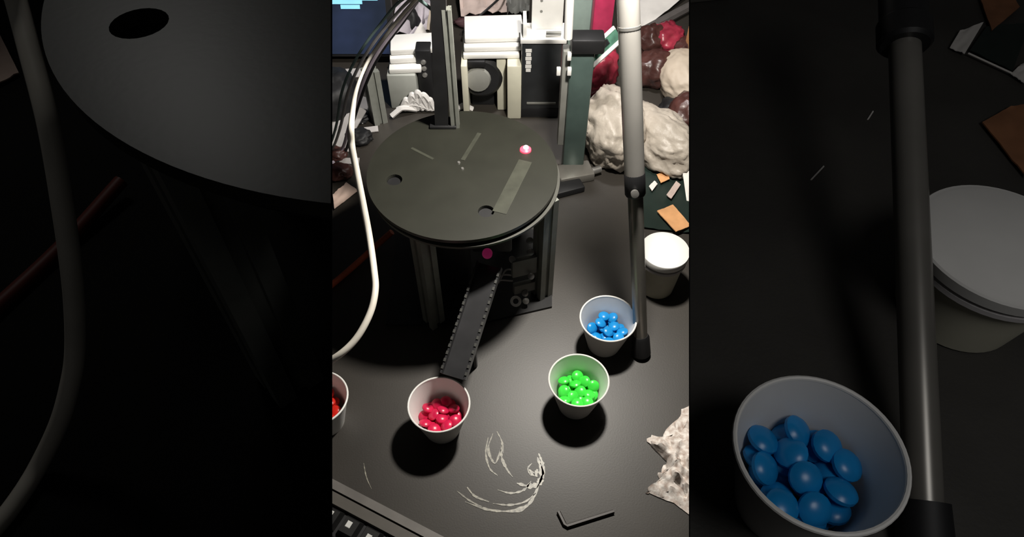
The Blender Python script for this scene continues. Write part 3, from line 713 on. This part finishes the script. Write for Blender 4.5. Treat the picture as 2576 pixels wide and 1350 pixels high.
sheet('white_sheet', [at(1600, 75, .002), at(1640, 62, .002), at(1740, -20, .01), at(1600, -40, .01)], M_PAPER, 'white sheet of paper at the top right corner', 'paper', .001, .004, 9)
a_, b_ = at(1610, 84, .0105), at(1760, 4, .0105)
tag(MB().tube([a_, b_], .010, 8).build('dark_bar', mat('bar_grey', (.10, .09, .085), .5), None, loc=a_), 'dark grey bar edging the white paper at the top right', 'bar')
a_, b_ = at(1175, 68, .035), at(1262, -10, .06)
tag(MB().tube(smooth_path([at(1165, 85, .003), a_, b_, at(1300, -60, .003)]), .0022, 8).build('cable', M_BLACK, None, loc=a_), 'thin black cable crossing the beige sheet', 'cable')
sheet('grey_fabric', [at(1275, 60, 0), at(1330, 50, 0), at(1335, -60, .02), at(1262, -60, .02)], M_GREY, 'grey fabric beyond the white housing', 'fabric', .001, .02, 10, 14)

# ------------------------------------------------------------------ left side table: second sorter
nL = (RT + FW * (KO + .0004)).normalized()
arc = [(95, 70), (125, 150), (165, 215), (210, 270), (260, 325), (350, 380), (450, 430), (550, 460), (650, 485), (750, 500), (835, 506)]
LZ = .632
P2 = [at(x_, y_, LZ) for x_, y_ in arc]
# least-squares circle (x^2+y^2 = a x + b y + c)
S = [[0] * 4 for _ in range(3)]
for p_ in P2:
    r_ = (p_.x, p_.y, 1, p_.x ** 2 + p_.y ** 2)
    for i in range(3):
        for k in range(4): S[i][k] += r_[i] * r_[k]
A_ = Matrix([s_[:3] for s_ in S]); sol = A_.inverted() @ Vector([s_[3] for s_ in S])
LC = Vector((sol[0] / 2, sol[1] / 2, 0)); LR = math.sqrt(sol[2] + LC.x ** 2 + LC.y ** 2)
ls = thing('sorting_machine', (LC.x, LC.y, SZ), 'dim near sorter whose big dark plate with one hole fills the upper left', 'machine')
hl = at(350, 58, LZ); clip = (CAM, nL)
plate_with_holes(LC, LR, LZ - .006, LZ, [(hl.x, hl.y, .0105)], 160, clip).build('plate', M_PLATE, ls, False)
plate_with_holes(LC, LR - .006, LZ - .014, LZ - .008, [], 120, clip).build('lower_plate', M_DARK, ls, False)
MB().lathe(Vector((hl.x - .012, hl.y + .03, LZ - .008)), [(0, 0), (.02, 0), (.02, .002), (0, .002)], 20).build('spacer', M_DARK, ls)
lg = at(620, 1190, SZ)
lgx = dp(575, 620, .29)
post(lgx.x, lgx.y, SZ, LZ - .014, .026, .75, ls)
post(-.152, .352, SZ, LZ - .014, .026, .75, ls)
lp = [dp(20, -60, .29), dp(40, 0, .29), dp(75, 130, .285), dp(110, 260, .28), dp(130, 350, .28), dp(152, 480, .285), dp(175, 640, .295), dp(187, 760, .305), dp(189, 880, .315), dp(178, 960, .32), dp(150, 1060, .325)]
lp += [at(100, 1165, SZ + .008), at(48, 1250, SZ + .0046), at(-20, 1335, SZ + .0046), at(-120, 1430, SZ + .0046)]
lp = [Vector((lp[0].x - .03, lp[0].y + .16, SZ + .0046)), Vector((lp[0].x - .01, lp[0].y + .08, SZ + .12))] + lp
tag(MB().tube(smooth_path(lp), .0042, 14).build('white_cable', M_CABLE, None, loc=lp[-1]), 'dim thick white cable sweeping down the far left of the near sorter', 'cable')
a, b = at(-60, 820, SZ + .0045), at(305, 455, SZ + .012)
tag(MB().tube(smooth_path([a, at(150, 625, SZ + .0045), b]), .0045, 10).build('orange_stick', M_ORANGE_SHADED, None, loc=a), 'shaded orange stick on the dim left side table behind the white cable', 'stick')
sheet('paper_sheet', [at(-60, 95, SZ + .001), at(0, 85, SZ + .001), at(52, 190, SZ + .001), at(-60, 250, SZ + .001)], M_PINKP, 'dim pale paper at the far left edge beside the near cable', 'paper', .001, .002, 11)

# ------------------------------------------------------------------ right side table
rc = at(2066, 1150, SZ + .055)
c_dim = cup(Vector((rc.x, rc.y, SZ)), 'dim white paper cup of blue candies on the right side table')
rc = at(2060, 1136, SZ + .054); c_dim.location = (rc.x, rc.y, SZ); c_dim.scale = (.97, .97, .97)
fill(c_dim, M_BLUE, 21, 'dim blue candy in the cup on the right side table', 'blue candies in the dim cup', .036)
jl = at(2532, 604, SZ + .058); jl.z = SZ
jar(jl, 'dim white lidded tub at the far right beside the dark leg', 1.33, None, .72)
f2, t2 = at(2330, 1440, SZ + .002), dp(2268, -80, .40)
l2 = (t2 - f2).normalized(); L2 = (t2 - f2).length
tr2 = thing('tripod_leg', f2, 'dark dim steel stand leg between the dim blue cup and the dim tub', 'stand leg')
def along2(py):
    best = min(range(2001), key=lambda i: abs(675 - F * ((f2 + l2 * L2 * i / 2000 - CAM).dot(UP)) / ((f2 + l2 * L2 * i / 2000 - CAM).dot(FW)) - py)); return best / 2000 * L2
j2 = along2(85)
MB().tube([f2 + l2 * .02, f2 + l2 * j2], .0082, 28).build('lower_tube', M_CHROMED, tr2)
MB().tube([f2 + l2 * j2, f2 + l2 * L2], .0125, 28).build('upper_tube', M_DARK, tr2)
MB().tube([f2 + l2 * (j2 - .008), f2 + l2 * (j2 - .006), f2 + l2 * (j2 + .006), f2 + l2 * (j2 + .008)], [.0125, .0142, .0142, .0125], 24).build('collar', M_DARK, tr2)
MB().tube([f2 + l2 * .003 - Vector((0, 0, .002)), f2 + l2 * .004, f2 + l2 * .03], [.009, .0125, .011], 24).build('rubber_foot', M_BLACK, tr2)
z = SZ + .002
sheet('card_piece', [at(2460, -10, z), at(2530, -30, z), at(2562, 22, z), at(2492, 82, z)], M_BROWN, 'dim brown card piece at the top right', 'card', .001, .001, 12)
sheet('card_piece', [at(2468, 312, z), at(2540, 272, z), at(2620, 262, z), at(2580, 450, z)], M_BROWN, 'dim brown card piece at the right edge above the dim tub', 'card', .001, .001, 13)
sheet('paper_scrap', [at(2388, 122, z), at(2412, 82, z), at(2472, 60, z), at(2424, 140, z)], M_PAPER, 'dim white paper scrap left of the dark film at the upper right', 'scrap', .0006, .001, 14)
sheet('paper_scrap', [at(2540, 190, z), at(2566, 165, z), at(2620, 140, z), at(2575, 212, z)], M_PAPER, 'dim white paper scrap at the right edge over the brown card', 'scrap', .0006, .001, 15)
sheet('dark_film', [at(2438, 130, z), at(2480, 70, z), at(2590, 60, z), at(2545, 182, z)], mat('dark_green_film', (.012, .022, .018), .4), 'dark green film patch at the upper right of the side table', 'film', .0006, .001, 16)
MB_ = MB().tube([at(2436, 134, SZ + .004), at(2545, 184, SZ + .004)], .0008, 6).build('white_thread', M_PAPER, None, loc=at(2436, 134, SZ + .004))
tag(MB_, 'thin white thread along the dark film on the right side table', 'thread')
for (x0_, y0_, x1_, y1_) in ((2183, 300, 2196, 280), (2040, 452, 2072, 418)):
    a_, b_ = at(x0_, y0_, SZ + .0006), at(x1_, y1_, SZ + .0006)
    tag(MB().tube([a_, b_], .0006, 6).build('lint', M_PAPER, None, loc=a_), 'tiny pale fibre on the bare right side table, %s the dark leg' % ('nearest' if x0_ > 2100 else 'farther from'), 'fibre')
cf = at(1790, 0, SZ)
nR = (FW * (KRO + .0004) - RT).normalized()
mb = MB().box((cf.x - .01, cf.y + .015, SZ + .010), (.05, .04, .02), .2, .003); mb.bisect(CAM, nR)
tag(mb.build('clamp_foot', M_CHROMED, None, loc=(cf.x, cf.y, SZ)), 'dim grey clamp foot at the top of the right side table', 'clamp')
